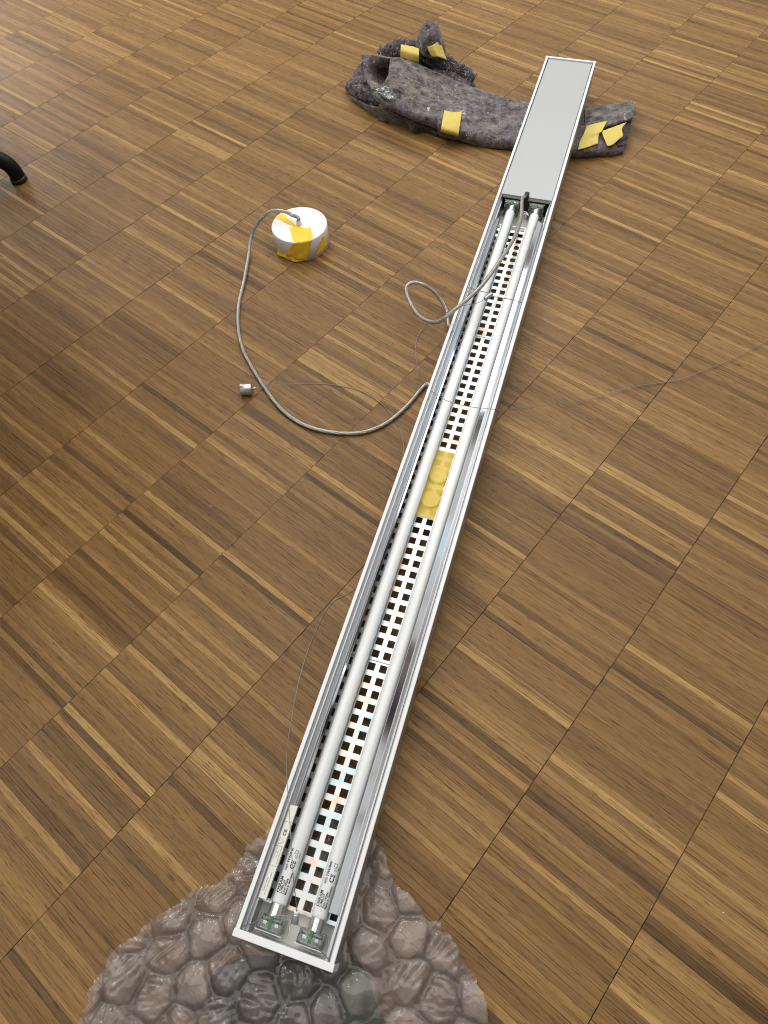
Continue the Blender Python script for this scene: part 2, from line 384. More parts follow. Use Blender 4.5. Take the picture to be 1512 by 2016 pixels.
for lst, tv in ((LIGHT, 0.76), (DARK, 0.08)):
    for px, py in lst:
        k, v = strip_key(at(px, py)); tone_over.setdefault(k, []).append((v, tv+random.uniform(-.06, .08)))
strips = []
X0, X1, Y0, Y1 = -1.55, 1.6, -0.55, 2.75
cor = [Vector((x, y, 0)) for x in (X0, X1) for y in (Y0, Y1)]
kmin = math.floor(min((c.dot(nU)-ROW0)/0.16 for c in cor)); kmax = math.ceil(max((c.dot(nU)-ROW0)/0.16 for c in cor))
vmin = min(c.dot(tV) for c in cor); vmax = max(c.dot(tV) for c in cor)
for k in range(kmin, kmax+1):
    v = vmin+random.uniform(-SW, 0); prev = 0.42; eg0 = endgap = random.uniform(0.00025, 0.0005)
    while v < vmax:
        wd = SW
        c = nU*(ROW0+(k+0.5)*0.16)+tV*(v+wd/2)
        prev = 0.42+(prev-0.42)*0.6+random.gauss(0, 0.045)
        r = random.random(); tn = prev+random.gauss(0, 0.048)
        if r < 0.05: tn = random.uniform(0.60, 0.80)
        elif r < 0.10: tn = random.uniform(0.16, 0.27)
        elif r < 0.32: tn = prev+random.uniform(0.06, 0.16)
        if random.random() < 0.18: prev = 0.42+random.gauss(0, 0.075)
        for vv, tv in tone_over.get(k, []):
            if v <= vv < v+wd: tn = tv
        if X0 <= c.x <= X1 and Y0 <= c.y <= Y1:
            c = c+nU*random.gauss(0, 0.00007); endgap = max(0.00012, eg0+random.gauss(0, 0.00006))
            strips.append((c, wd, max(0.02, min(0.98, tn)), endgap, random.random()*40, random.uniform(-0.00012, 0.0)))
        v += wd
def strip_geo(c, wd, eg, dz):
    hl = 0.08-eg; hw = wd/2-(0.00012 if dz < -0.00006 else 0.00002); ch = 0.00016 if dz < -0.00008 else 0.00005
    V = []
    for (a, b, z) in ((hl, hw, -0.004), (hl, hw, dz-ch), (hl-ch, hw-ch, dz)):
        for sa, sb in ((-1, -1), (1, -1), (1, 1), (-1, 1)):
            V.append(c+nU*(sa*a)+tV*(sb*b)+Vector((0, 0, z)))
    F = [(8, 9, 10, 11)]
    for l in (0, 4):
        for i in range(4): F.append((l+i, l+(i+1) % 4, l+4+(i+1) % 4, l+4+i))
    return V, F
def finish_strips(me, infos):
    at_ = me.attributes.new('tone', 'FLOAT', 'FACE'); uvl = me.uv_layers.new(name='along')
    vals = []; uvs = []
    for (c, wd, tn, eg, seed, dz) in infos: vals += [tn]*9
    at_.data.foreach_set('value', vals)
    for p in me.polygons:
        c, wd, tn, eg, seed, dz = infos[p.index//9]
        for li in p.loop_indices:
            d = me.vertices[me.loops[li].vertex_index].co-c
            uvs += [d.dot(nU)+seed, d.dot(tV)+seed*0.37]
    uvl.data.foreach_set('uv', uvs)
LO = Vector((-0.12644, 0.0047740, 0.0)); LTH = 1.20668  # luminaire axis on the floor
ldir = Vector((math.cos(LTH), math.sin(LTH), 0)); lrt = Vector((math.sin(LTH), -math.cos(LTH), 0))
WRAP_PX = [(150,2016),(185,1955),(205,1895),(255,1850),(330,1792),(392,1748),(428,1742),(470,1690),(520,1643),(600,1590),(700,1590),(742,1642),(757,1690),(790,1742),(832,1797),(862,1816),(900,1862),(932,1912),(948,1962),(962,2016)]
wrap_poly = [at(x, y) for x, y in WRAP_PX]
wrap_poly = [Vector((-0.345, -0.21, 0)), Vector((-0.335, -0.10, 0))]+wrap_poly+[Vector((0.085, -0.12, 0)), Vector((0.10, -0.21, 0))]
def inpoly(p, poly):
    c = False; j = len(poly)-1
    for i in range(len(poly)):
        a, b = poly[i], poly[j]
        if (a.y > p.y) != (b.y > p.y) and p.x < (b.x-a.x)*(p.y-a.y)/(b.y-a.y)+a.x: c = not c
        j = i
    return c
score = []
for i, s in enumerate(strips):
    c = s[0]
    if (c-CAM).dot(fw) < 0.1: continue
    x, y = proj(c)
    d = c-LO; al = d.dot(ldir); bl = d.dot(lrt)
    if not (15 < x < 1497 and 15 < y < 2001): continue
    if inpoly(c, wrap_poly) or (-0.02 < al < 1.62 and -0.11 < bl < 0.06): continue
    e1 = Vector(proj(c+nU*.08))-Vector(proj(c-nU*.08)); e2 = Vector(proj(c+tV*.004))-Vector(proj(c-tV*.004))
    score.append((abs(e1.x*e2.y-e1.y*e2.x), i))
score.sort(reverse=True); solo = {i for _, i in score[:296]}
fl = mesh('floor', [(-7, -6, -0.006), (7, -6, -0.006), (7, 8, -0.006), (-7, 8, -0.006)], [(0, 1, 2, 3)], M['outer'])
tag(fl, 'brown oak strip parquet floor', kind='structure')
mesh('subfloor', [(X0-.1, Y0-.1, -0.0035), (X1+.1, Y0-.1, -0.0035), (X1+.1, Y1+.1, -0.0035), (X0-.1, Y1+.1, -0.0035)], [(0, 1, 2, 3)], M['subfloor'], fl)
Vb, Fb, inf = [], [], []
for i, s in enumerate(strips):
    V, F = strip_geo(s[0], s[1], s[3], s[5])
    if i in solo:
        V0, F0 = strip_geo(Vector((0, 0, 0)), s[1], s[3], s[5])
        o = mesh('parquet_strip', V0, F0, M['wood'], fl)
        finish_strips(o.data, [(Vector((0, 0, 0)),)+s[1:]]); o.location = s[0]
    else:
        off = len(Vb); Vb += V; Fb += [tuple(q+off for q in f) for f in F]; inf.append(s)
ob = mesh('parquet_strips', Vb, Fb, M['wood'], fl); finish_strips(ob.data, inf); ob['kind'] = 'stuff'

# ------------------------------------------------------------------ luminaire
TILT = math.atan2(0.0682-0.0567, 1.6058)
ZB = 0.0567-0.0474
lum = empty('pendant_luminaire', (LO.x, LO.y, ZB), (0, 0, 0))
lum.rotation_euler = Matrix(((lrt.x, ldir.x, 0), (lrt.y, ldir.y, 0), (0, 0, 1))).to_euler()
lum.rotation_euler = (Matrix.Rotation(LTH-math.pi/2, 4, 'Z') @ Matrix.Rotation(TILT, 4, 'X')).to_euler()
tag(lum, 'long silver fluorescent ceiling luminaire lying open on the parquet with two white tubes', 'luminaire')
T = 0.0474; LEN = 1.6058; HW = 0.0498
def Z(dz): return T-dz
mm = 0.001
def rail(sx):
    prof = [(49.8, -0.6), (49.2, 0), (45.9, 0), (45.4, -0.5), (45.4, -8.5), (43.7, -8.5), (43.7, -4.0), (43.3, -3.4), (42.5, -3.1), (41.7, -3.4), (41.4, -4.0), (41.4, -11), (39.6, -11), (39.6, -46), (42, -46), (42, -14), (47, -14), (47, -47.2), (49.8, -47.2), (49.8, -30), (49.4, -29.5), (49.4, -28.5), (49.8, -28)]
    mb = MB(); mb.prism([(sx*x*mm, Z(-z*mm)) for x, z in prof], 0.007, LEN-0.005)
    o = mb.build('housing_rail', M['alu'], lum)
    o.data.materials.append(M['rim']); o.data.materials.append(M['side'])
    for p in o.data.polygons:
        c = p.center; xx = abs(c.x)/mm; zz = (T-c.z)/mm
        if xx > 45.3 and zz < 1.0: p.material_index = 1
        elif xx > 49.2 and zz > 1: p.material_index = 2
    return o
rail(1); rail(-1)
def end_cap(y0, y1):
    mb = MB(); mb.box(-0.0505, 0.0505, y0, y1, Z(0.0468), Z(-0.0006), 0.0006)
    return mb.build('end_cap', M['rim'], lum)
end_cap(0, 0.0069); end_cap(LEN-0.0049, LEN)
mb = MB(); mb.box(-0.0436, 0.0436, 1.1538, LEN-0.0052, Z(0.0046), Z(0.0020), 0.0005)
cov = mb.build('cover_plate', M['cover'], lum)
mb = MB(); mb.box(-0.0405, 0.0405, 1.1535, 1.1537+0.0008, Z(0.0085), Z(0.0048)); mb.build('cover_lip', M['tray'], cov)
# perforated reflector plates (four sections, each with 4 x 17 square holes)
def plate(y0):
    xs = [-40.2, -39.2, -30.9, -11.3, -2.8, 2.8, 11.3, 30.9, 39.2, 40.2]
    ys = [0.0]; n = 17; p = 15.69
    for i in range(n):
        c = 8.3+p*i; ys += [c-4.55, c+4.55]
    ys.append(266.3)
    V = []; F = []; t = 0.8
    def prof_z(x):                      # shallow troughs under the tubes
        return 0.0
    idx = {}
    for l, z in ((0, 0.0), (1, -t)):
        for i, x in enumerate(xs):
            for j, y in enumerate(ys):
                idx[l, i, j] = len(V); V.append((x*mm, y0+y*mm, Z(0.024)+z*mm))
    hole_cols = (1, 3, 5, 7)
    solid = lambda i, j: 0 <= i < len(xs)-1 and 0 <= j < len(ys)-1 and not (i in hole_cols and j % 2 == 1)
    for i in range(len(xs)-1):
        for j in range(len(ys)-1):
            if not solid(i, j): continue
            F.append((idx[0, i, j], idx[0, i+1, j], idx[0, i+1, j+1], idx[0, i, j+1]))
            F.append((idx[1, i, j+1], idx[1, i+1, j+1], idx[1, i+1, j], idx[1, i, j]))
            for (di, dj, a, b) in ((-1, 0, (i, j+1), (i, j)), (1, 0, (i+1, j), (i+1, j+1)), (0, -1, (i, j), (i+1, j)), (0, 1, (i+1, j+1), (i, j+1))):
                if not solid(i+di, j+dj):
                    F.append((idx[0, a[0], a[1]], idx[1, a[0], a[1]], idx[1, b[0], b[1]], idx[0, b[0], b[1]]))
    return mesh('reflector_plate', V, F, M['plate'], lum)
for k in range(4): plate(0.0354+0.2671*k)
# side reflectors: bright strips sloping up towards the tubes
for sx in (-1, 1):
    y0 = 0.0368 if sx < 0 else 0.045
    prof = [(40.6, -8.2), (30.8, -2.2), (30.4, -2.6), (30.4, -3.4), (40.4, -9.2)]
    mb = MB(); mb.prism([(sx*x*mm, Z(-z*mm)) for x, z in prof], y0, 1.091 if sx < 0 else 1.097)
    mb.build('side_reflector', M['mirror'], lum)
for sx in (-1, 1):
    xa, xb = sorted((sx*0.0395, sx*0.0165)); mb = MB(); mb.box(xa, xb, 0.0355, 1.1070, Z(0.0445), Z(0.0430)); mb.build('hole_darkener', M['dark'], lum)  # black strips added below the plates to darken their holes
# trays under the sockets
mb = MB(); mb.box(-0.0394, 0.0394, 0.0071, 0.0352, Z(0.034), Z(0.0325)); tray = mb.build('socket_tray', M['tray'], lum)
for x in (-0.022, 0.020):
    mb = MB(); mb.box(x, x+0.007, 0.0072, 0.0105, Z(0.0324), Z(0.0315)); mb.build('tray_slot', M['steel'], tray)
mb = MB(); mb.box(-0.0394, 0.0394, 1.1075, 1.1535, Z(0.0365), Z(0.035)); mb.build('socket_tray', M['tray'], lum)
mb = MB(); mb.box(-0.0394, 0.0394, 1.154, LEN-0.006, Z(0.046), Z(0.044)); mb.build('ballast_tray', M['dark'], lum)
mb = MB(); mb.box(-0.038, 0.038, 1.158, 1.164, Z(0.0435), Z(0.0055)); mb.build('cavity_partition', M['dark'], lum)
# tubes
def wrap_text(V, cx, r, x_at, y_at, zc):
    """text x -> along tube (+y), text y -> round the tube (-x)"""
    out = []
    for v in V:
        s = (x_at-cx)-v.y                # arc offset from the crown
        a = s/r
        out.append((cx+(r+0.00012)*math.sin(a), y_at+v.x, zc+(r+0.00012)*math.cos(a)))
    return out
TZ = Z(0.0145); TR = 0.0079
def ring_path(x, y0, y1, n=2): return [Vector((x, y0+(y1-y0)*i/(n-1), TZ)) for i in range(n)]
def tube_obj(x):
    pr = [(0.0368, 0.6), (0.0372, 0.9), (0.039, 1.0), (1.1205, 1.0), (1.1225, 0.9), (1.1232, 0.6)]
    path = [Vector((x, y, TZ)) for y, _ in pr]
    V = []; F = []; seg = 24
    for (y, k) in pr:
        for q in range(seg):
            a = 2*math.pi*q/seg; V.append((x+TR*k*math.cos(a), y, TZ+TR*k*math.sin(a)))
    for i in range(len(pr)-1):
        for q in range(seg): F.append((i*seg+q, (i+1)*seg+q, (i+1)*seg+(q+1) % seg, i*seg+(q+1) % seg))
    t = mesh('fluorescent_tube', V, F, M['glass'], lum, True)
    for (a, b) in ((0.0255, 0.0371), (1.1228, 1.1352)):
        V2, F2 = tube_data([Vector((x, a, TZ)), Vector((x, (a+b)/2, TZ)), Vector((x, b, TZ))], 0.0071, 20)
        mesh('metal_cap', V2, F2, M['cap'], t, False)
    P = MB()
    for s, size, xo, yo, bold in (('OSRAM', 0.0044, -2.3, 46.5, True), ('LUMILUX', 0.0029, 0.3, 46.5, True), ('Cool White', 0.0029, 2.9, 46.3, True), ('Made in Germany', 0.0028, 5.3, 46.2, True),
                                  ('HO 54W/840', 0.0036, -2.0, 67.2, True), ('CE', 0.0062, 4.4, 69.4, True), ('R', 0.0022, 4.0, 80.4, False)):
        V3, F3 = text_data(s, size, bold); P.add(wrap_text(V3, x, TR, x+xo*mm, yo*mm, TZ), F3)
    # bar under the bin sign, the bin and the ring of the mark
    def flat(quads, xo, yo):
        for q in quads:
            P.add(wrap_text([Vector((a*mm, b*mm, 0)) for a, b in q], x, TR, x+xo*mm, yo*mm, TZ), [tuple(range(len(q)))])
    flat([[(0, 0), (4.6, 0), (4.6, .6), (0, .6)]], 6.5, 80.5)
    def stroke(a, b, wd=0.28):
        a = Vector((a[0], a[1], 0)); b = Vector((b[0], b[1], 0)); n = (b-a).normalized(); n = Vector((-n.y, n.x, 0))*wd/2
        return [(a-n).to_2d(), (b-n).to_2d(), (b+n).to_2d(), (a+n).to_2d()]
    flat([stroke((0.8, 0), (3.2, 0)), stroke((0.8, 0), (0.4, 3)), stroke((3.2, 0), (3.6, 3)), stroke((0.2, 3), (3.8, 3)), stroke((0, 0), (4, 3.4)), stroke((4, 0), (0, 3.4))], 3.8, 83.2)
    ringp = [(1.6*math.cos(k*math.pi/8), 1.6*math.sin(k*math.pi/8)) for k in range(17)]
    flat([stroke(ringp[k], ringp[k+1], 0.25) for k in range(16)], 3.3, 81.2)
    mesh('printed_marking', P.v, P.f, M['ink'], t)
tube_obj(-0.0200); tube_obj(0.0215)
# lamp sockets
def socket(cx, y, d):
    """clear socket whose tube enters from side d (+1: tube towards +y)"""
    s = empty('lamp_socket', (cx, y, 0), parent=lum)
    s.rotation_euler = (0, 0, 0 if d > 0 else math.pi)
    mb = MB()
    mb.box(-0.0125, 0.0125, -0.0062, 0.0028, Z(0.028), Z(0.0072), 0.0016)
    mb.box(-0.0098, 0.0098, 0.0028, 0.0060, Z(0.023), Z(0.0085), 0.001)
    mb.box(-0.0128, -0.0100, -0.0050, 0.0075, Z(0.031), Z(0.0125), 0.0008)
    mb.box(0.0100, 0.0128, -0.0050, 0.0075, Z(0.031), Z(0.0125), 0.0008)
    mb.build('clear_body', M['socket'], s, True)
    mb = MB(); mb.box(-0.0135, 0.0135, -0.0071, -0.0064, Z(0.0105), Z(0.0090)); mb.build('contact_spring', M['white'], s)
    mb = MB(); mb.box(-0.0016, 0.0016, -0.0035, 0.0075, Z(0.0092), Z(0.0064), 0.0004); mb.build('green_slider', M['green'], s)
    mb = MB()
    for (x0, x1, y0, y1) in ((-0.008, -0.004, -0.001, 0.0025), (0.004, 0.008, -0.001, 0.0025), (-0.009, 0.009, -0.0045, -0.0038)):
        mb.box(x0, x1, y0, y1, Z(0.012), Z(0.0095), 0.0003)
    mb.build('contact_clips', M['nickel'], s)
    path = [Vector((-0.016+0.0*k, 0, Z(0.0318))) for k in range(1)]
    pts = [Vector((-0.0135, -0.009, Z(0.0316))), Vector((0.004, -0.0105, Z(0.0316))), Vector((0.0145, -0.009, Z(0.0316))), Vector((0.0165, -0.002, Z(0.0316))), Vector((0.0145, 0.004, Z(0.0316)))]
    tube('foot_rib', catmull(pts, 6), 0.0007, M['white'], s, 6)
    return s
socket(-0.0205, 0.0185, 1); socket(0.0205, 0.0185, 1); socket(-0.0215, 1.1425, -1); socket(0.0205, 1.1425, -1)
for q in ([(-4, 1128, 18), (0, 1131, 15), (6, 1131, 15), (10, 1129, 17)], [(-4, 1122, 20), (1, 1126, 16), (7, 1128, 16), (11, 1127, 18)]):
    tube('white_lead', catmull([Vector((a*mm, b*mm, Z(c*mm))) for a, b, c in q], 6), 0.0008, M['white'], lum, 6)
# type label on the left side reflector
lab = empty('type_label', (0, 0, 0), parent=lum)
def lab_pt(u, v, lift=0.00015):
    """u along the label (mm), v across from the outer edge (0..1)"""
    x = -(40.6+(30.8-40.6)*(0.05+0.9*v))*mm; z = Z((8.2+(2.2-8.2)*(0.05+0.9*v))*mm)
    return Vector((x-0.52*lift, 0.0372+u*mm, z+0.85*lift))
mesh('label_paper', [lab_pt(0, 0), lab_pt(0, 1), lab_pt(88, 1), lab_pt(88, 0)], [(0, 1, 2, 3)], M['paper'], lab)
P = MB()
def lab_text(s, size, u, v, bold=False):
    V3, F3 = text_data(s, size*mm, bold)
    P.add([lab_pt(u+p.x/mm, v-(p.y/mm)/10.3, 0.0003) for p in V3], F3)
lab_text('TOBIAS GRAU', 2.0, 6, 0.42); lab_text('GO XT CEILING 2X54W', 2.0, 3, 0.72)
lab_text('T16 2X54W G5', 1.75, 35, 0.28); lab_text('230-240V', 1.75, 37, 0.55); lab_text('AC/DC 240V/50-60Hz', 1.75, 31.5, 0.85)
lab_text('CE', 5.4, 58, 0.72, True); lab_text('F', 2.0, 50.6, 0.62)
def lab_line(a, b, wd=0.25):
    a = Vector(a); b = Vector(b); d = (b-a); n = Vector((-d.y, d.x)).normalized()*wd/2
    q = [a-n, b-n, b+n, a+n]; P.add([lab_pt(p.x, p.y/10.3, 0.0003) for p in q], [(0, 1, 2, 3)])
lab_line((29.5, 0), (29.5, 10.3)); lab_line((48, 0), (48, 10.3)); lab_line((71.5, 0), (71.5, 10.3))
lab_line((49.5, 1.6), (55.8, 1.6)); lab_line((49.5, 1.6), (52.7, 8.6)); lab_line((55.8, 1.6), (52.7, 8.6))
mesh('lettering', P.v, P.f, M['greyink'], lab)
# translucent yellow tape over two round knobs at the plate joint
V = []; F = []; nu, nv = 74, 18
for i in range(nu):
    for j in range(nv):
        x = -13.2+24.4*j/(nv-1); y = 504.5+109*i/(nu-1)
        x += 0.9*math.sin(y*0.11)*0.5
        z = -23.2
        for (cx, cy, r, hh) in ((-1.2, 533, 16.5, 2.6), (-0.5, 573, 16.5, 1.7)):
            d = math.hypot(x-cx, y-cy)
            z = max(z, -23.2+hh*(lambda q: q*q*(3-2*q))(max(0, min(1, (r-d)/3.6))))
            if d < 6: z = max(z, -23.2+hh+0.25*math.exp(-(d/3)**2))
        z += 0.22*noise.noise(Vector((x*.35, y*.2, 3)))+0.25*abs(noise.noise(Vector((x*.5, y*.09, 8))))
        if j == 0 or j == nv-1: x += 0.6*noise.noise(Vector((y*.3, j, 1)))
        V.append((x*mm, y*mm, Z(-z*mm)))
for i in range(nu-1):
    for j in range(nv-1): F.append((i*nv+j, i*nv+j+1, (i+1)*nv+j+1, (i+1)*nv+j))
mesh('yellow_tape', V, F, M['tapelum'], lum, True)
def knob(cx, cy, h):
    V, F = tube_data([Vector((cx*mm, cy*mm, Z(0.0238))), Vector((cx*mm, cy*mm, Z(0.0238)+h*mm))], 0.0118, 24)
    mesh('round_fastener', V, F, M['tray'], lum)
knob(-1.2, 533, 2.0); knob(-0.5, 573, 1.2)
V, F = tube_data([Vector((0, 1.1485, Z(0.004))), Vector((0, 1.1535, Z(-0.0002))), Vector((0, 1.1585, Z(-0.0022)))], 0.0042, 14)
mesh('cable_grommet', V, F, M['dark'], lum, True)
LM = Matrix.Translation((LO.x, LO.y, ZB)) @ Matrix.Rotation(LTH-math.pi/2, 4, 'Z') @ Matrix.Rotation(TILT, 4, 'X')
def lw(x, y, dz):                        # luminaire millimetres -> place
    return LM @ Vector((x*mm, y*mm, Z(dz*mm)))

# ------------------------------------------------------------------ bubble wrap
nxt = random.Random(3)
pitch = 0.0395; bub = []
x = -0.45; row = 0
ang = R(18)
for r_ in range(-14, 18):
    for c_ in range(-14, 18):
        bx = c_*pitch+(r_ % 2)*pitch/2; by = r_*pitch*0.866
        X = -0.12+bx*math.cos(ang)-by*math.sin(ang)+nxt.uniform(-.009, .009); Y = -0.02+bx*math.sin(ang)+by*math.cos(ang)+nxt.uniform(-.009, .009)
        bub.append((X, Y, nxt.uniform(0.0165, 0.0187), nxt.choice((1.0, 0.8, 0.6, 0.5, 0.42, 0.36, 0.3, 0.3)), nxt.random()*10))
def edge_dist(p):
    best = 9
    for a, b in zip(wrap_poly, wrap_poly[1:]+wrap_poly[:1]):
        ab = b-a; t = max(0, min(1, (p-a).dot(ab)/ab.dot(ab))); best = min(best, (a+ab*t-p).length)
    return best
def film(name, step, mat, parent, top):
    xs = [min(p.x for p in wrap_poly)+step*i for i in range(int((max(p.x for p in wrap_poly)-min(p.x for p in wrap_poly))/step)+2)]
    ys = [min(p.y for p in wrap_poly)+step*i for i in range(int((max(p.y for p in wrap_poly)-min(p.y for p in wrap_poly))/step)+2)]
    idx = {}; V = []; cush = []
    for i, X in enumerate(xs):
        for j, Y in enumerate(ys):
            p = Vector((X, Y, 0)); pil = 1.0
            wob = 0.006*noise.noise(Vector((X*38, Y*38, 2)))+0.003*noise.noise(Vector((X*110, Y*110, 5)))
            ed = edge_dist(p)
            if not inpoly(p, wrap_poly): ed = -ed
            if ed+wob < 0: continue
            z = 0.0012 if not top else 0.0040
            d = p-LO; al = d.dot(ldir); bl = d.dot(lrt)
            big = 0.5+0.5*noise.noise(Vector((X*11, Y*11, 7)))
            lift = 0.0045*big+0.0025*abs(noise.noise(Vector((X*45, Y*45, 1))))
            if top:
                d1 = d2 = 9; hit = None
                for b_ in bub:
                    if abs(b_[0]-X) > .06 or abs(b_[1]-Y) > .06: continue
                    dd = math.hypot(b_[0]-X, b_[1]-Y)
                    if dd < d1: d2 = d1; d1 = dd; hit = b_
                    elif dd < d2: d2 = dd
                bx, by, br, bh, ph = hit
                wv = 0.0022*noise.noise(Vector((X*70, Y*70, 31)))+0.0012*noise.noise(Vector((X*170, Y*170, 33))); edge_ = max(0, min(1, ((d2-d1)/2-0.0003+wv)/0.0044)); edge_ *= max(0, min(1, (br+.0075-d1)/0.006))
                pil = edge_*edge_*(3-2*edge_)
                dx = X-bx; dy = Y-by; cph = math.cos(ph); sph = math.sin(ph); uu = dx*cph+dy*sph; vv = -dx*sph+dy*cph
                fold = 1-2*abs(noise.noise(Vector((uu*45+ph, vv*170, ph)))); fold2 = 1-2*abs(noise.noise(Vector((uu*120+ph, vv*120+ph, 4))))
                best = pil*((0.0022+0.0036*bh)*(1-0.55*(d1/br)**2)+(1-bh)*(0.0034*(fold-0.6)+0.0015*(fold2-.5)))
                z += lift+best+0.0005
                z += 0.0004*(1-2*abs(noise.noise(Vector((X*150, Y*150, 9)))))
            else:
                z += lift*0.2
            under = 0.0085+max(0, al)*0.0072
            if -0.004 < al and abs(bl) < 0.053: z = min(z, under if top else under-0.0006)
            elif al > -0.03 and abs(bl) < 0.085:
                g = max(abs(bl)-0.053, -al, 0)/0.03
                z = min(z, under+0.02*g)
            cush.append(max(0, min(1, pil*(0.30+0.55*bh+0.75*noise.noise(Vector((X*48+7, Y*48, 12)))+0.3*noise.noise(Vector((X*140, Y*140, 3)))))) if top else 1.0); idx[i, j] = len(V); V.append((X, Y, max(z, 0.0008 if not top else 0.0014)))
    F = []
    for (i, j) in idx:
        if (i+1, j) in idx and (i+1, j+1) in idx and (i, j+1) in idx:
            F.append((idx[i, j], idx[i+1, j], idx[i+1, j+1], idx[i, j+1]))
    o = mesh(name, V, F, mat, parent, True)
    a_ = o.data.attributes.new('cushion', 'FLOAT', 'POINT'); a_.data.foreach_set('value', cush); return o
bw = empty('bubble_wrap', (-0.12, -0.02, 0))
tag(bw, 'crumpled clear bubble wrap with large cushions under the near end of the luminaire', 'bubble wrap')
for o in (film('bubble_layer', 0.0017, M['film'], None, True), film('backing_film', 0.005, M['backing'], None, False)):
    o.parent = bw; o.matrix_parent_inverse = Matrix.Translation((0.12, 0.02, 0))
# dark cloth lying flat under the film
def cloth_poly(pxs, zt, name, mat, parent):
    pts = [at(*p) for p in pxs]; n = len(pts)
    V = [Vector((p.x, p.y, 0.0004)) for p in pts]+[Vector((p.x, p.y, zt)) for p in pts]
    F = [tuple(range(n, 2*n)), tuple(range(n-1, -1, -1))]+[(i, (i+1) % n, n+(i+1) % n, n+i) for i in range(n)]
    o = MB().add(V, F).build(name, mat, parent); return o
cl = cloth_poly([(400, 2075), (415, 1990), (408, 1945), (430, 1905), (490, 1880), (560, 1884), (640, 1890), (672, 1905), (668, 1960), (690, 2015), (680, 2075)], 0.0048, 'folded_cloth', M['clothgrey'], None)
tag(cl, 'dark grey and green cloth lying flat beneath the bubble wrap', 'cloth')
cloth_poly([(673, 1905), (668, 1960), (690, 2015), (680, 2075), (800, 2075), (745, 1990), (728, 1930), (700, 1880), (680, 1880)], 0.0050, 'green_panel', M['clothgreen'], cl)

# ------------------------------------------------------------------ ceiling canopy with yellow tape
CX, CY, CR, CH = -0.10931, 1.0879, 0.0486, 0.0395
can = empty('ceiling_canopy', (CX, CY, 0))
tag(can, 'round white ceiling canopy patched with bright yellow tape, standing on the parquet', 'canopy')
def lathe(name, prof, mat, parent, seg=64):
    V = []; F = []
    for r, z in prof:
        for k in range(seg): V.append((r*math.cos(2*math.pi*k/seg), r*math.sin(2*math.pi*k/seg), z))
    for i in range(len(prof)-1):
        for k in range(seg): F.append((i*seg+k, i*seg+(k+1) % seg, (i+1)*seg+(k+1) % seg, (i+1)*seg+k))
    F.append(tuple(range(seg-1, -1, -1)))
    F.append(tuple((len(prof)-1)*seg+k for k in range(seg)))
    o = mesh(name, V, F, mat, parent)
    for p in o.data.polygons: p.use_smooth = len(p.vertices) == 4 and abs(p.normal.z) < 0.5
    return o
lathe('canopy_body', [(CR, 0.0006), (CR, CH-0.0012), (CR-0.0004, CH-0.0004), (CR-0.0012, CH), (0.0209, CH), (0.0207, CH-0.0004), (0.0203, CH-0.0004), (0.0201, CH), (0.0048, CH)], M['white'], can)
lathe('cable_boss', [(0.0048, CH), (0.0046, CH+0.006), (0.0042, CH+0.0075), (0.0036, CH+0.0078)], M['white'], can, 20)
def cup_top(px, py): return at(px, py, CH)-Vector((CX, CY, 0))
def strip_on_top(pxs, name):
    pts = [cup_top(*p) for p in pxs]; n = len(pts); V = []
    for p in pts:
        rr = math.hypot(p.x, p.y); k = min(1, (CR-0.0002)/rr); V.append(Vector((p.x*k, p.y*k, CH+0.0001)))
    V += [v+Vector((0, 0, 0.0004)) for v in V]
    F = [tuple(range(n, 2*n)), tuple(range(n-1, -1, -1))]+[(i, (i+1) % n, n+(i+1) % n, n+i) for i in range(n)]
    return MB().add(V, F).build(name, M['tapecup'], can)
u2 = lambda X, Y: (520+X/10.08, 390+Y/10.08)
strip_on_top([u2(235, 400), u2(330, 285), u2(420, 340), u2(500, 430), u2(625, 545), u2(575, 555), u2(480, 520), u2(350, 450)], 'tape_strip')
strip_on_top([u2(500, 600), u2(560, 565), u2(640, 548), u2(740, 580), u2(830, 605), u2(920, 590), u2(950, 680), u2(980, 790), u2(880, 860), u2(760, 880), u2(660, 880), u2(575, 865), u2(530, 700)], 'tape_strip')
def side_patch(quad, name, wr=0.0006, lift=0.0006):
    """quad of (azimuth deg, z) corners: a0 top, a1 top, a1 bottom, a0 bottom, wrapped round the side with creases"""
    V = []; F = []; nu, nv = 26, 14
    for i in range(nu):
        u = i/(nu-1)
        for j in range(nv):
            v = j/(nv-1)
            a = (quad[0][0]*(1-u)+quad[1][0]*u)*(1-v)+(quad[3][0]*(1-u)+quad[2][0]*u)*v
            z = (quad[0][1]*(1-u)+quad[1][1]*u)*(1-v)+(quad[3][1]*(1-u)+quad[2][1]*u)*v
            rr = CR+lift+wr*(0.5+0.5*math.sin(u*9+v*7+a*.05))*v+wr*noise.noise(Vector((u*6, v*4, a*.01)))
            V.append((rr*math.cos(R(a)), rr*math.sin(R(a)), z))
    for i in range(nu-1):
        for j in range(nv-1): F.append((i*nv+j, i*nv+j+1, (i+1)*nv+j+1, (i+1)*nv+j))
    o = mesh(name, V, F, M['tapecup'], can, True)
    m = o.modifiers.new('thickness', 'SOLIDIFY'); m.thickness = 0.0004; return o
def az(px, py, z):
    p = at(px, py, z)-Vector((CX, CY, 0)); return math.degrees(math.atan2(p.y, p.x))
side_patch([(-103, CH-0.0002), (-63, CH-0.0002), (-82, 0.0015), (-122, 0.012)], 'tape_strip', 0.0008)
side_patch([(-146, 0.0130), (-112, 0.0075), (-84, 0.0012), (-152, 0.0025)], 'tape_strip', 0.0022)
side_patch([(-36, 0.034), (-32, 0.034), (-24, 0.010), (-62, 0.006)], 'tape_strip', 0.0003)

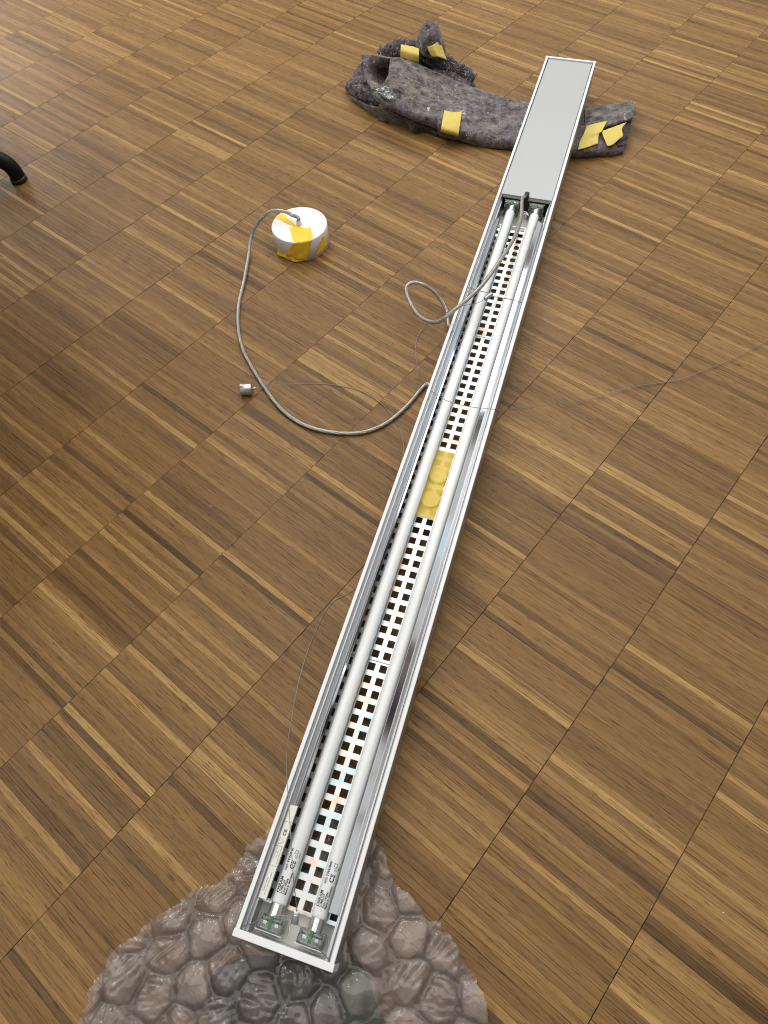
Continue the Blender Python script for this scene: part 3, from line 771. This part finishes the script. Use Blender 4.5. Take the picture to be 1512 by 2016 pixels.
# ------------------------------------------------------------------ power cable
def P3(lst): return [at(a, b, c) for a, b, c in lst]
boss = Vector((CX, CY, CH+0.0072))
path = [boss, boss+Vector((0.0005, 0.0, 0.006))]+P3([(576, 424, .050), (562, 417, .056), (545, 414, .058), (527, 419, .054), (508, 438, .040), (494, 466, .022), (489, 505, .008), (481, 550, .0045), (470, 600, .0040), (469, 645, .0037), (477, 685, .0037), (492, 716, .0037), (511, 748, .0037), (535, 783, .0037), (560, 811, .0037), (592, 833, .0037), (632, 847, .0037), (680, 853, .0037), (722, 849, .0037), (763, 831, .0037), (802, 798, .0037), (838, 757, .0037)])
edge = [LM @ Vector((-0.0498-0.0045, a, 0)) for a in (0.752, 0.80, 0.85, 0.885)]
path += [Vector((p.x, p.y, 0.0037)) for p in edge]
path += P3([(884, 643, .0075), (880, 613, .012), (868, 590, .022), (851, 571, .035), (830, 559, .045), (812, 556, .048), (800, 565, .046), (802, 582, .042), (811, 602, .040), (824, 620, .042), (841, 631, .050), (860, 634, .062), (874, 627, .072), (892, 612, .082), (920, 589, .090), (952, 558, .093), (985, 512, .090), (1006, 480, .084), (1019, 452, .078), (1026, 425, .072)])
path += [lw(-5, 1138, -3), lw(-4, 1146, -2.0), lw(-1, 1152, 0.5), lw(0, 1156, -1.5)]
cab = empty('power_cable', (boss.x, boss.y, 0))
tag(cab, 'clear twisted power cable looping over the floor from the white canopy to the luminaire', 'cable')
raw = catmull(path, 12)
cp = resample(raw, 0.004)
def off(o):
    o.parent = cab; o.matrix_parent_inverse = Matrix.Translation((-boss.x, -boss.y, 0))
off(tube('cable_jacket', cp, 0.0031, M['jacket'], None, 12))
fine = resample(raw, 0.0018); Tn, Nn = frames(fine)
for ph in (0, 2.094, 4.189):
    st = []
    for i, p in enumerate(fine):
        a = ph+i*0.0018/0.060*2*math.pi; b = Tn[i].cross(Nn[i]); st.append(p+(Nn[i]*math.cos(a)+b*math.sin(a))*0.00135)
    off(tube('twisted_strand', st, 0.00115, M['strand'], None, 6))

# ------------------------------------------------------------------ suspension wires
def wire_obj(name, label, base):
    e = empty(name, base); tag(e, label, 'wire', 'suspension wires'); return e
def wpart(par, o):
    o.parent = par; o.matrix_parent_inverse = Matrix.Translation(par.location).inverted(); return o
WR = 0.00055
# near wire: gripper over the near sockets, wire along the left side, ending at the floor fixing
b0 = lw(3.6, 26.5, -3.0); b1 = lw(2.5, 34.5, -5.5)
nw = wire_obj('suspension_wire', 'thin steel wire along the left side, from a grey gripper above the near tube ends', b0.copy())
V, F = tube_data([b0, b0.lerp(b1, .1), b0.lerp(b1, .9), b1], 0.0036, 16, lambda t: 0.0036 if 0.2 < t < 0.8 else 0.0033)
wpart(nw, mesh('wire_gripper', V, F, M['grip'], None, True))
dirb = (b1-b0).normalized()
wpart(nw, tube('wire_nozzle', [b1, b1+dirb*0.003], 0.0024, M['white'], None, 12))
yk = catmull([lw(-44.4, 9.5, 3), lw(-37, 14, -1), lw(-28, 20, -6), lw(-15, 27.5, -6.5), lw(-6, 30, -4.5), lw(2.4, 29, -3.2)], 8)
wpart(nw, tube('yoke_wire', yk, WR, M['steel'], None, 6))
yk = catmull([lw(4, 28, -3), lw(12, 25, -5), lw(25, 18, -7), lw(37, 12, -3), lw(45, 8, 3)], 8)
wpart(nw, tube('yoke_wire', yk, WR, M['steel'], None, 6))
pth = [b1, b1+dirb*0.006+Vector((0, 0, 0.004))]+P3([(577, 1720, .083), (571, 1620, .082), (566, 1550, .075), (564, 1500, .058), (566, 1465, .040), (573, 1420, .026), (584, 1360, .012), (598, 1305, .004), (620, 1245, .0012), (650, 1190, .001), (690, 1165, .001)])
pth += [Vector(((LM @ Vector((-0.0505-0.003, a, 0))).x, (LM @ Vector((-0.0505-0.003, a, 0))).y, 0.001)) for a in (0.42, 0.50, 0.58)]
pth += P3([(787, 925, .001), (795, 886, .001), (789, 852, .001), (774, 822, .001), (745, 790, .0012), (705, 768, .0012), (650, 757, .0012), (600, 755, .0012), (555, 757, .0085), (525, 761, .0085), (505, 763, .0085)])
wpart(nw, tube('steel_wire', catmull(pth, 10), 0.00042, M['steel'], None, 6))
fa, fb, fc = at(473.5, 767, .0085), at(496, 766, .0085), at(505, 763.5, .0085)
V, F = tube_data([fa, fa.lerp(fb, .04), fa.lerp(fb, .96), fb], 0.0092, 28, lambda t: 0.0092 if 0.2 < t < 0.8 else 0.0088)
wpart(nw, mesh('ceiling_fixing', V, F, M['nickel'], None, True))
wpart(nw, tube('fixing_nipple', [fb, fb.lerp(fc, .98)], 0.0018, M['nickel'], None, 12))
# far wire
b0 = at(954, 589, .078); b1 = at(969, 578, .081)
fwr = wire_obj('suspension_wire', 'thin steel wire crossing the luminaire to the right, from a gripper below the cable', b0.copy())
V, F = tube_data([b0, b0.lerp(b1, .1), b0.lerp(b1, .9), b1], 0.0034, 16, lambda t: 0.0034 if 0.2 < t < 0.8 else 0.003)
wpart(fwr, mesh('wire_gripper', V, F, M['grip'], None, True))
for pts in ([b1, at(950, 574, .083), at(936, 570, .080), at(920, 566, .066)], [b1.lerp(b0, .4), at(985, 586, .082), at(1008, 590, .076), at(1027, 596, .068)]):
    wpart(fwr, tube('yoke_wire', catmull(pts, 8), WR, M['steel'], None, 6))
pth = [b0]+P3([(946, 594, .079), (934, 598, .077), (915, 601, .073), (898, 606, .062), (880, 615, .045), (858, 626, .02), (838, 640, .006), (825, 658, .0014), (818, 682, .001), (819, 706, .001), (826, 730, .0014), (836, 752, .02), (850, 770, .064), (880, 789, .076), (915, 799, .078), (962, 805, .072), (1000, 806, .055), (1040, 803, .03), (1090, 795, .012), (1150, 787, .0045), (1205, 772, .004), (1255, 760, .004), (1310, 752, .002), (1345, 745, .0045), (1392, 726, .004), (1440, 707, .004), (1475, 690, .004), (1520, 668, .003), (1600, 640, .002)])
wpart(fwr, tube('steel_wire', catmull(pth, 10), 0.00048, M['steel'], None, 6))

# ------------------------------------------------------------------ felt blanket
bl = empty('moving_blanket', (0.05, 1.5, 0))
tag(bl, 'grey felt moving blanket, folded and taped yellow, under the far end of the luminaire', 'blanket')
def bpart(o):
    o.parent = bl; o.matrix_parent_inverse = Matrix.Translation((-0.05, -1.5, 0)); return o
def felt(name, rows, mat, nu, nv, thick, rough=0.0022, seed=0, offset=-1):
    V, F = grid_patch([[at(*p) for p in r] for r in rows], nu, nv)
    o = mesh(name, V, F, mat, None, True)
    me = o.data; me.update()
    for v in me.vertices:
        n = v.normal
        k = rough*(noise.noise(v.co*45+Vector((seed, 0, 0)))+0.6*noise.noise(v.co*120+Vector((0, seed, 0))))
        v.co += n*k
        if v.co.z < 0.002: v.co.z = 0.002
    m = o.modifiers.new('thickness', 'SOLIDIFY'); m.thickness = thick; m.offset = offset
    FELT.append(o)
    return bpart(o)
FELT = []
# flat strip running under the luminaire: rows run left to right; top edge to bottom edge, rolled over at both long sides
zt = 0.0155
rowsA = [
 [(850, 146, .004), (930, 180, .004), (1004, 205, .004), (1040, 211, .004), (1100, 216, .004), (1147, 222, .004), (1212, 213, .004), (1250, 209, .006)],
 [(842, 143, .03), (925, 177, .022), (1004, 203, zt), (1040, 207, zt), (1100, 212, zt), (1147, 220, zt), (1212, 211.5, .017), (1249, 207, .019)],
 [(848, 176, .036), (925, 207, .025), (985, 226, .0165), (1035, 236, .0165), (1090, 240, .0165), (1140, 246, .0165), (1205, 238, .018), (1243, 233, .020)],
 [(856, 214, .037), (918, 237, .026), (972, 251, .0165), (1025, 260, .0165), (1080, 266, .0165), (1133, 272, .0165), (1185, 268, .017), (1236, 262, .012)],
 [(861, 238, .036), (907, 256, .0255), (953, 270, .0163), (1011, 277, .0163), (1069, 285, .0163), (1124, 293, .0163), (1175, 292, .0148), (1227, 288, .0108)],
 [(862, 246, .034), (908, 262, .024), (955, 275, zt), (1012, 282, zt), (1070, 290, zt), (1124, 298, zt), (1175, 297, .014), (1226, 293, .010)],
 [(866, 262, .012), (906, 272, .005), (953, 285, .004), (1012, 291, .004), (1070, 299, .004), (1123, 305, .004), (1173, 303, .004), (1225, 299, .003)],
]
felt('folded_strip', rowsA, M['felt'], 110, 40, 0.0055, 0.0016, 1)
# upper layer of the fold at the right end
felt('top_fold', [[(1150, 219, .021), (1200, 211.5, .023), (1250, 205.5, .027)], [(1151, 235, .022), (1200, 226, .025), (1247.5, 221, .030)], [(1152, 258, .021), (1188, 254, .025), (1245, 235.5, .029)]], M['felt'], 40, 16, 0.005, 0.0010, 4)
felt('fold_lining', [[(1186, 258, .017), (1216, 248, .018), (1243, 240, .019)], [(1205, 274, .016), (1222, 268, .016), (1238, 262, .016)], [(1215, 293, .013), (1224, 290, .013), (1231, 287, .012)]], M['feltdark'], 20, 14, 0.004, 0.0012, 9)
# main raised flap on the left (crest at back, lower edge hanging above the floor)
rowsB = [
 [(772, 127, .030), (795, 127, .034), (815, 133, .034), (845, 147, .030), (885, 166, .024)],
 [(771, 120, .064), (790, 122, .062), (813, 129, .056), (842, 142, .045), (890, 161, .031)],
 [(766, 136, .063), (786, 140, .062), (812, 146, .056), (844, 158, .045), (890, 176, .031)],
 [(764, 156, .060), (784, 160, .060), (811, 168, .054), (845, 180, .043), (890, 196, .031)],
 [(752, 171, .052), (776, 178, .056), (809, 188, .051), (845, 200, .042), (892, 214, .030)],
 [(724, 162, .046), (756, 186, .049), (804, 205, .046), (845, 219, .039), (892, 231, .029)],
 [(733, 180, .044), (763, 203, .044), (804, 221, .040), (846, 236, .034), (892, 246, .026)],
 [(738, 188, .037), (768, 209, .037), (806, 227, .032), (848, 243, .023), (888, 262, .014)],
]
felt('raised_flap', rowsB, M['felt'], 70, 50, 0.006, 0.0022, 2)
# left wing of the flap standing behind the hollow
rowsC = [
 [(712, 111, .060), (730, 110, .064), (752, 110, .066), (778, 114, .062)],
 [(714, 126, .055), (730, 126, .054), (748, 127, .050), (772, 130, .044)],
 [(717, 144, .047), (730, 146, .038), (746, 147, .026), (768, 148, .018)],
 [(720, 158, .044), (731, 164, .030), (744, 164, .016), (762, 160, .010)],
 [(728, 172, .036), (738, 176, .024), (748, 172, .012), (758, 168, .008)],
]
felt('side_wing', rowsC, M['felt'], 40, 44, 0.005, 0.0016, 3)
# rough dark underside bulging out at the far left
rowsD = [
 [(708, 128, .030), (700, 140, .024), (688, 156, .018), (679, 168, .012), (682, 178, .004)],
 [(714, 124, .046), (708, 140, .044), (698, 156, .036), (688, 170, .024), (688, 184, .006)],
 [(722, 152, .042), (716, 160, .046), (708, 172, .040), (700, 184, .026), (698, 196, .006)],
 [(734, 180, .040), (730, 186, .040), (724, 192, .034), (716, 198, .022), (712, 203, .006)],
 [(752, 200, .034), (748, 203, .032), (742, 207, .026), (738, 211, .018), (736, 214, .008)],
]
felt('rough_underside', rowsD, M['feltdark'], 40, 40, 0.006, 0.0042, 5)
# pale fold below the flap
felt('lower_fold', [[(690, 186, .010), (712, 200, .016), (735, 208, .024), (760, 214, .028), (790, 226, .026)], [(694, 192, .007), (716, 206, .010), (738, 218, .014), (757, 228, .014), (775, 232, .016)], [(698, 196, .003), (720, 212, .003), (742, 227, .003), (755, 236, .003), (762, 236, .003)]], M['felt'], 40, 18, 0.004, 0.002, 6)
felt('ragged_hem', [[(758, 210, .034), (780, 221, .032), (803, 231, .027), (820, 238, .023), (842, 246, .018), (866, 262, .010)], [(762, 217, .024), (782, 228, .022), (802, 240, .016), (816, 258, .005), (836, 254, .006), (860, 264, .004)]], M['feltdark'], 60, 10, 0.004, 0.0035, 7)
# dark bundled roll behind
def felt_roll(name, pts, r, mat, rough, seed):
    path = resample(catmull([at(*p) for p in pts], 10), 0.004)
    V, F = tube_data(path, r, 22, lambda t: r*(0.75+0.35*math.sin(math.pi*min(1, t*1.15+.12))))
    o = mesh(name, V, F, mat, None, True); o.data.update()
    for v in o.data.vertices:
        v.co += v.normal*rough*(noise.noise(v.co*40+Vector((seed, 0, 0)))+0.6*noise.noise(v.co*110))
        v.co.z = max(v.co.z, .002)
    FELT.append(o); return bpart(o)
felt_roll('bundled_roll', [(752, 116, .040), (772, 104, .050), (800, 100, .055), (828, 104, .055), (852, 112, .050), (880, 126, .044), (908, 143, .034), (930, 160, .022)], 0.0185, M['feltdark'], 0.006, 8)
M['hollow'] = felt_mat('painted_shade_felt', (0.012, 0.011, 0.013), (0.06, 0.055, 0.058))  # shade inside the hollow put into a darker felt colour
felt('hollow_shade_sheet', [[(790, 124, .040), (842, 142, .032), (890, 163, .022), (932, 180, .010)], [(805, 112, .038), (850, 126, .034), (892, 145, .026), (932, 168, .012)]], M['hollow'], 40, 10, 0.004, 0.003, 14)  # dark sheet added across the hollow to show its shade
rowsE2 = [
 [(843, 140, .030), (868, 150, .030), (900, 163, .024), (926, 174, .016), (934, 176, .012)],
 [(850, 138, .037), (872, 147, .036), (902, 159, .030), (926, 170, .022), (936, 171, .018)],
 [(862, 131, .040), (880, 138, .040), (906, 150, .034), (928, 162, .026), (937, 166, .022)],
]
felt('roll_lip', rowsE2, M['felt'], 44, 12, 0.005, 0.0020, 11)
# standing corner
rowsF = [
 [(822, 96, .060), (824, 84, .074), (829, 70, .090), (838, 55, .106), (848, 42, .120)],
 [(836, 104, .068), (838, 90, .084), (842, 74, .099), (847, 58, .111), (851, 43, .122)],
 [(858, 112, .064), (858, 96, .082), (858, 80, .098), (856, 62, .110), (853, 43, .121)],
 [(878, 118, .050), (873, 102, .064), (867, 84, .080), (861, 66, .098), (855, 45, .116)],
]
felt('standing_corner', rowsF, M['felt'], 30, 36, 0.007, 0.0026, 12)
o_ = felt('clear_film_scrap', [[(728, 163, .051), (742, 172, .054), (760, 170, .060)], [(734, 174, .051), (750, 183, .055), (770, 184, .060)], [(742, 184, .049), (758, 194, .052), (778, 198, .056)]], M['scrapfilm'], 24, 24, 0.0004, 0.0060, 21); FELT.remove(o_)
# tapes on the blanket
def felt_tape(rows, name='tape_strip', lift=0.006):
    V, F = grid_patch([[at(*p) for p in r] for r in rows], 22, 16)
    V = [v+(CAM-v).normalized()*lift for v in V]
    o = mesh(name, V, F, M['tapefelt'], None, True)
    for v in o.data.vertices: v.co += Vector((0, 0, 1))*(0.0010*noise.noise(v.co*60)+0.0012*abs(noise.noise(v.co*150)))
    m = o.modifiers.new('thickness', 'SOLIDIFY'); m.thickness = 0.0006; m.offset = 1
    return bpart(o)
felt_tape([[(875, 217, .0375), (891, 220, .0345), (910, 220, .0305)], [(871, 237, .0375), (888, 241, .0345), (906, 243, .0295)], [(868, 255, .0320), (885, 260, .0275), (903, 265, .022)], [(867, 259, .020), (884, 264, .016), (902, 269, .012)]], lift=0.011)
felt_tape([[(789, 88, .074), (805, 90, .080), (824.5, 96, .084)], [(788.5, 100, .069), (805, 104, .074), (824.5, 110, .078)], [(788.5, 114, .055), (806, 119, .060), (824.5, 124, .062)]])
felt_tape([[(841, 93, .090), (853, 88, .096), (866, 79, .094)], [(845, 103, .083), (858, 99, .088), (871, 93, .082)], [(850, 112, .076), (864, 112, .078), (880, 119, .064)]])
g5 = lambda X, Y, z: (1100+X/8.894, 190+Y/8.894, z)
felt_tape([[g5(490, 510, .0285), g5(650, 470, .0300), g5(850, 430, .0305)], [g5(420, 690, .0260), g5(590, 645, .0270), g5(760, 600, .0285)], [g5(370, 790, .0235), g5(540, 730, .0235), g5(700, 670, .0250)], [g5(335, 935, .0205), g5(520, 880, .0205), g5(690, 825, .0205)]])
felt_tape([[g5(760, 605, .0265), g5(960, 535, .0290), g5(1190, 455, .0310)], [g5(765, 655, .0250), g5(940, 610, .0270), g5(1110, 560, .0280)], [g5(800, 750, .0230), g5(960, 710, .0240), g5(1125, 690, .0240)], [g5(850, 865, .0200), g5(940, 845, .0200), g5(1090, 730, .0220)]])
# loose fibres all over the felt
fr = random.Random(5); V = []; F = []; cols = []
for o in FELT:
    me = o.data; polys = me.polygons; tot = sum(p.area for p in polys)
    n = int(tot*95000)
    ws = [p.area for p in polys]
    for p in fr.choices(list(polys), ws, k=n):
        c = p.center.copy(); nrm = p.normal.copy()
        if nrm.z < -0.2: nrm = -nrm
        d = Vector((fr.gauss(0, 1), fr.gauss(0, 1), fr.gauss(0, 1))); d = (d-nrm*d.dot(nrm)).normalized()
        L = fr.uniform(0.003, 0.010)*(1.5 if fr.random() < .1 else 1); s = d.cross(nrm)*fr.uniform(0.00012, 0.00030)
        a = c+nrm*0.0006; m_ = a+d*L*0.5+nrm*fr.uniform(0.0002, 0.0022); e = a+d*L+nrm*fr.uniform(-0.0004, 0.0026)
        if m_.z < .001 or e.z < .001: continue
        k = len(V); V += [a-s, a+s, m_+s, m_-s, e]; F += [(k, k+1, k+2, k+3), (k+3, k+2, k+4)]
        r = fr.random(); g = fr.uniform(.012, .10) if r < .55 else fr.uniform(.25, .6)
        c3 = (g, g*.96, g*.97) if r < .90 else fr.choice(((.3, .08, .09), (.3, .24, .12), (.08, .1, .25)))
        cols += [c3, c3]
fo = mesh('loose_fibers', V, F, None, None)
ca = fo.data.attributes.new('col', 'FLOAT_COLOR', 'FACE'); ca.data.foreach_set('color', [x for c in cols for x in (*c, 1)])
m, nt, b = newmat('felt_fiber'); a_ = nt.nodes.new('ShaderNodeAttribute'); a_.attribute_name = 'col'
nt.links.new(a_.outputs['Color'], b.inputs['Base Color']); b.inputs['Roughness'].default_value = 0.9
fo.data.materials.append(m); bpart(fo); fo['kind'] = 'stuff'

# ------------------------------------------------------------------ chair whose foot reaches into the picture
foot = at(37, 352, 0.004)
fxy = Vector((foot.x, foot.y, 0)); inward = at(-250, 323, 0.046)-at(37, 325, 0.046); inward.z = 0; inward.normalize()
hub = fxy+inward*0.31
ch = empty('swivel_chair', (hub.x, hub.y, 0))
tag(ch, 'black swivel chair with one curved tubular foot showing at the left edge', 'chair')
def local(p): return Vector(p)-Vector((hub.x, hub.y, 0))
for k in range(4):
    rot = Matrix.Rotation(k*math.pi/2, 3, 'Z'); d = rot @ (-inward)
    pts = [d*0.03+Vector((0, 0, .066)), d*0.12+Vector((0, 0, .062)), d*0.215+Vector((0, 0, .056)), d*0.255+Vector((0, 0, .050)), d*0.279+Vector((0, 0, .0475)), d*0.294+Vector((0, 0, .042)), d*0.304+Vector((0, 0, .033)), d*0.309+Vector((0, 0, .020)), d*0.310+Vector((0, 0, .006))]
    leg = tube('base_arm', catmull(pts, 8), 0.0165, M['chairmetal'], ch, 20, lambda t: 0.0158-0.0015*t)
    V, F = tube_data([d*0.310+Vector((0, 0, .0005)), d*0.309+Vector((0, 0, .009))], 0.0160, 20); mesh('foot_glide', V, F, M['dark'], leg, True)
tube('column', [Vector((0, 0, .05)), Vector((0, 0, .12)), Vector((0, 0, .42))], 0.026, M['chairmetal'], ch, 20)
mb = MB(); mb.box(-0.23, 0.23, -0.23, 0.23, 0.42, 0.48, 0.02); mb.build('seat', M['dark'], ch)
mb = MB(); mb.box(-0.21, 0.21, -0.235, -0.20, 0.55, 0.90, 0.015); bk = mb.build('backrest', M['dark'], ch)
mb = MB(); mb.box(-0.03, 0.03, -0.255, -0.237, 0.44, 0.72, 0.006); mb.build('back_support', M['chairmetal'], ch)

# unseen table added beyond the left edge of view to shade the floor there
dk = empty('shading_desk', (-1.12, 1.04, 0)); tag(dk, 'plain unseen table added to shade the floor at the left, beside the black swivel chair', 'shading_desk')
mb = MB(); mb.box(-0.68, 0.68, -0.45, 0.38, 0.715, 0.74, 0.003); mb.build('shading_top', M['white'], dk)
for sx in (-0.62, 0.28):
    for sy in (-0.33, 0.31):
        mb = MB(); mb.box(sx-0.02, sx+0.02, sy-0.02, sy+0.02, 0.0, 0.715, 0.002); mb.build('leg', M['chairmetal'], dk)

# ------------------------------------------------------------------ dust and crumbs
dr = random.Random(11); V = []; F = []
spots = [(1424, 1797, 1.3), (415, 996, 1.0), (1141, 537, .8), (985, 1195, .7), (1488, 1578, 1.0), (90, 845, .7), (1347, 713, 1.2), (227, 753, 1.0), (232, 985, .8), (1490, 1030, .8)]
for _ in range(70):
    spots.append((dr.uniform(0, 1512), dr.uniform(40, 2000), dr.uniform(.15, .45)))
for px, py, s in spots:
    p = at(px, py, 0.0004)
    if inpoly(p, wrap_poly): continue
    k = len(V); s *= 0.0009
    V += [p+Vector((dr.uniform(.5, 1)*s*math.cos(a), dr.uniform(.5, 1)*s*math.sin(a), 0)) for a in (0, 1.3, 2.6, 3.9, 5.1)]+[p+Vector((0, 0, s*.9))]
    F += [(k+i, k+(i+1) % 5, k+5) for i in range(5)]
du = mesh('floor_dust', V, F, simple('pale_dust', (0.62, 0.58, 0.5), 0.8)); tag(du, 'pale crumbs and dust specks scattered on the parquet', 'dust', kind='stuff')
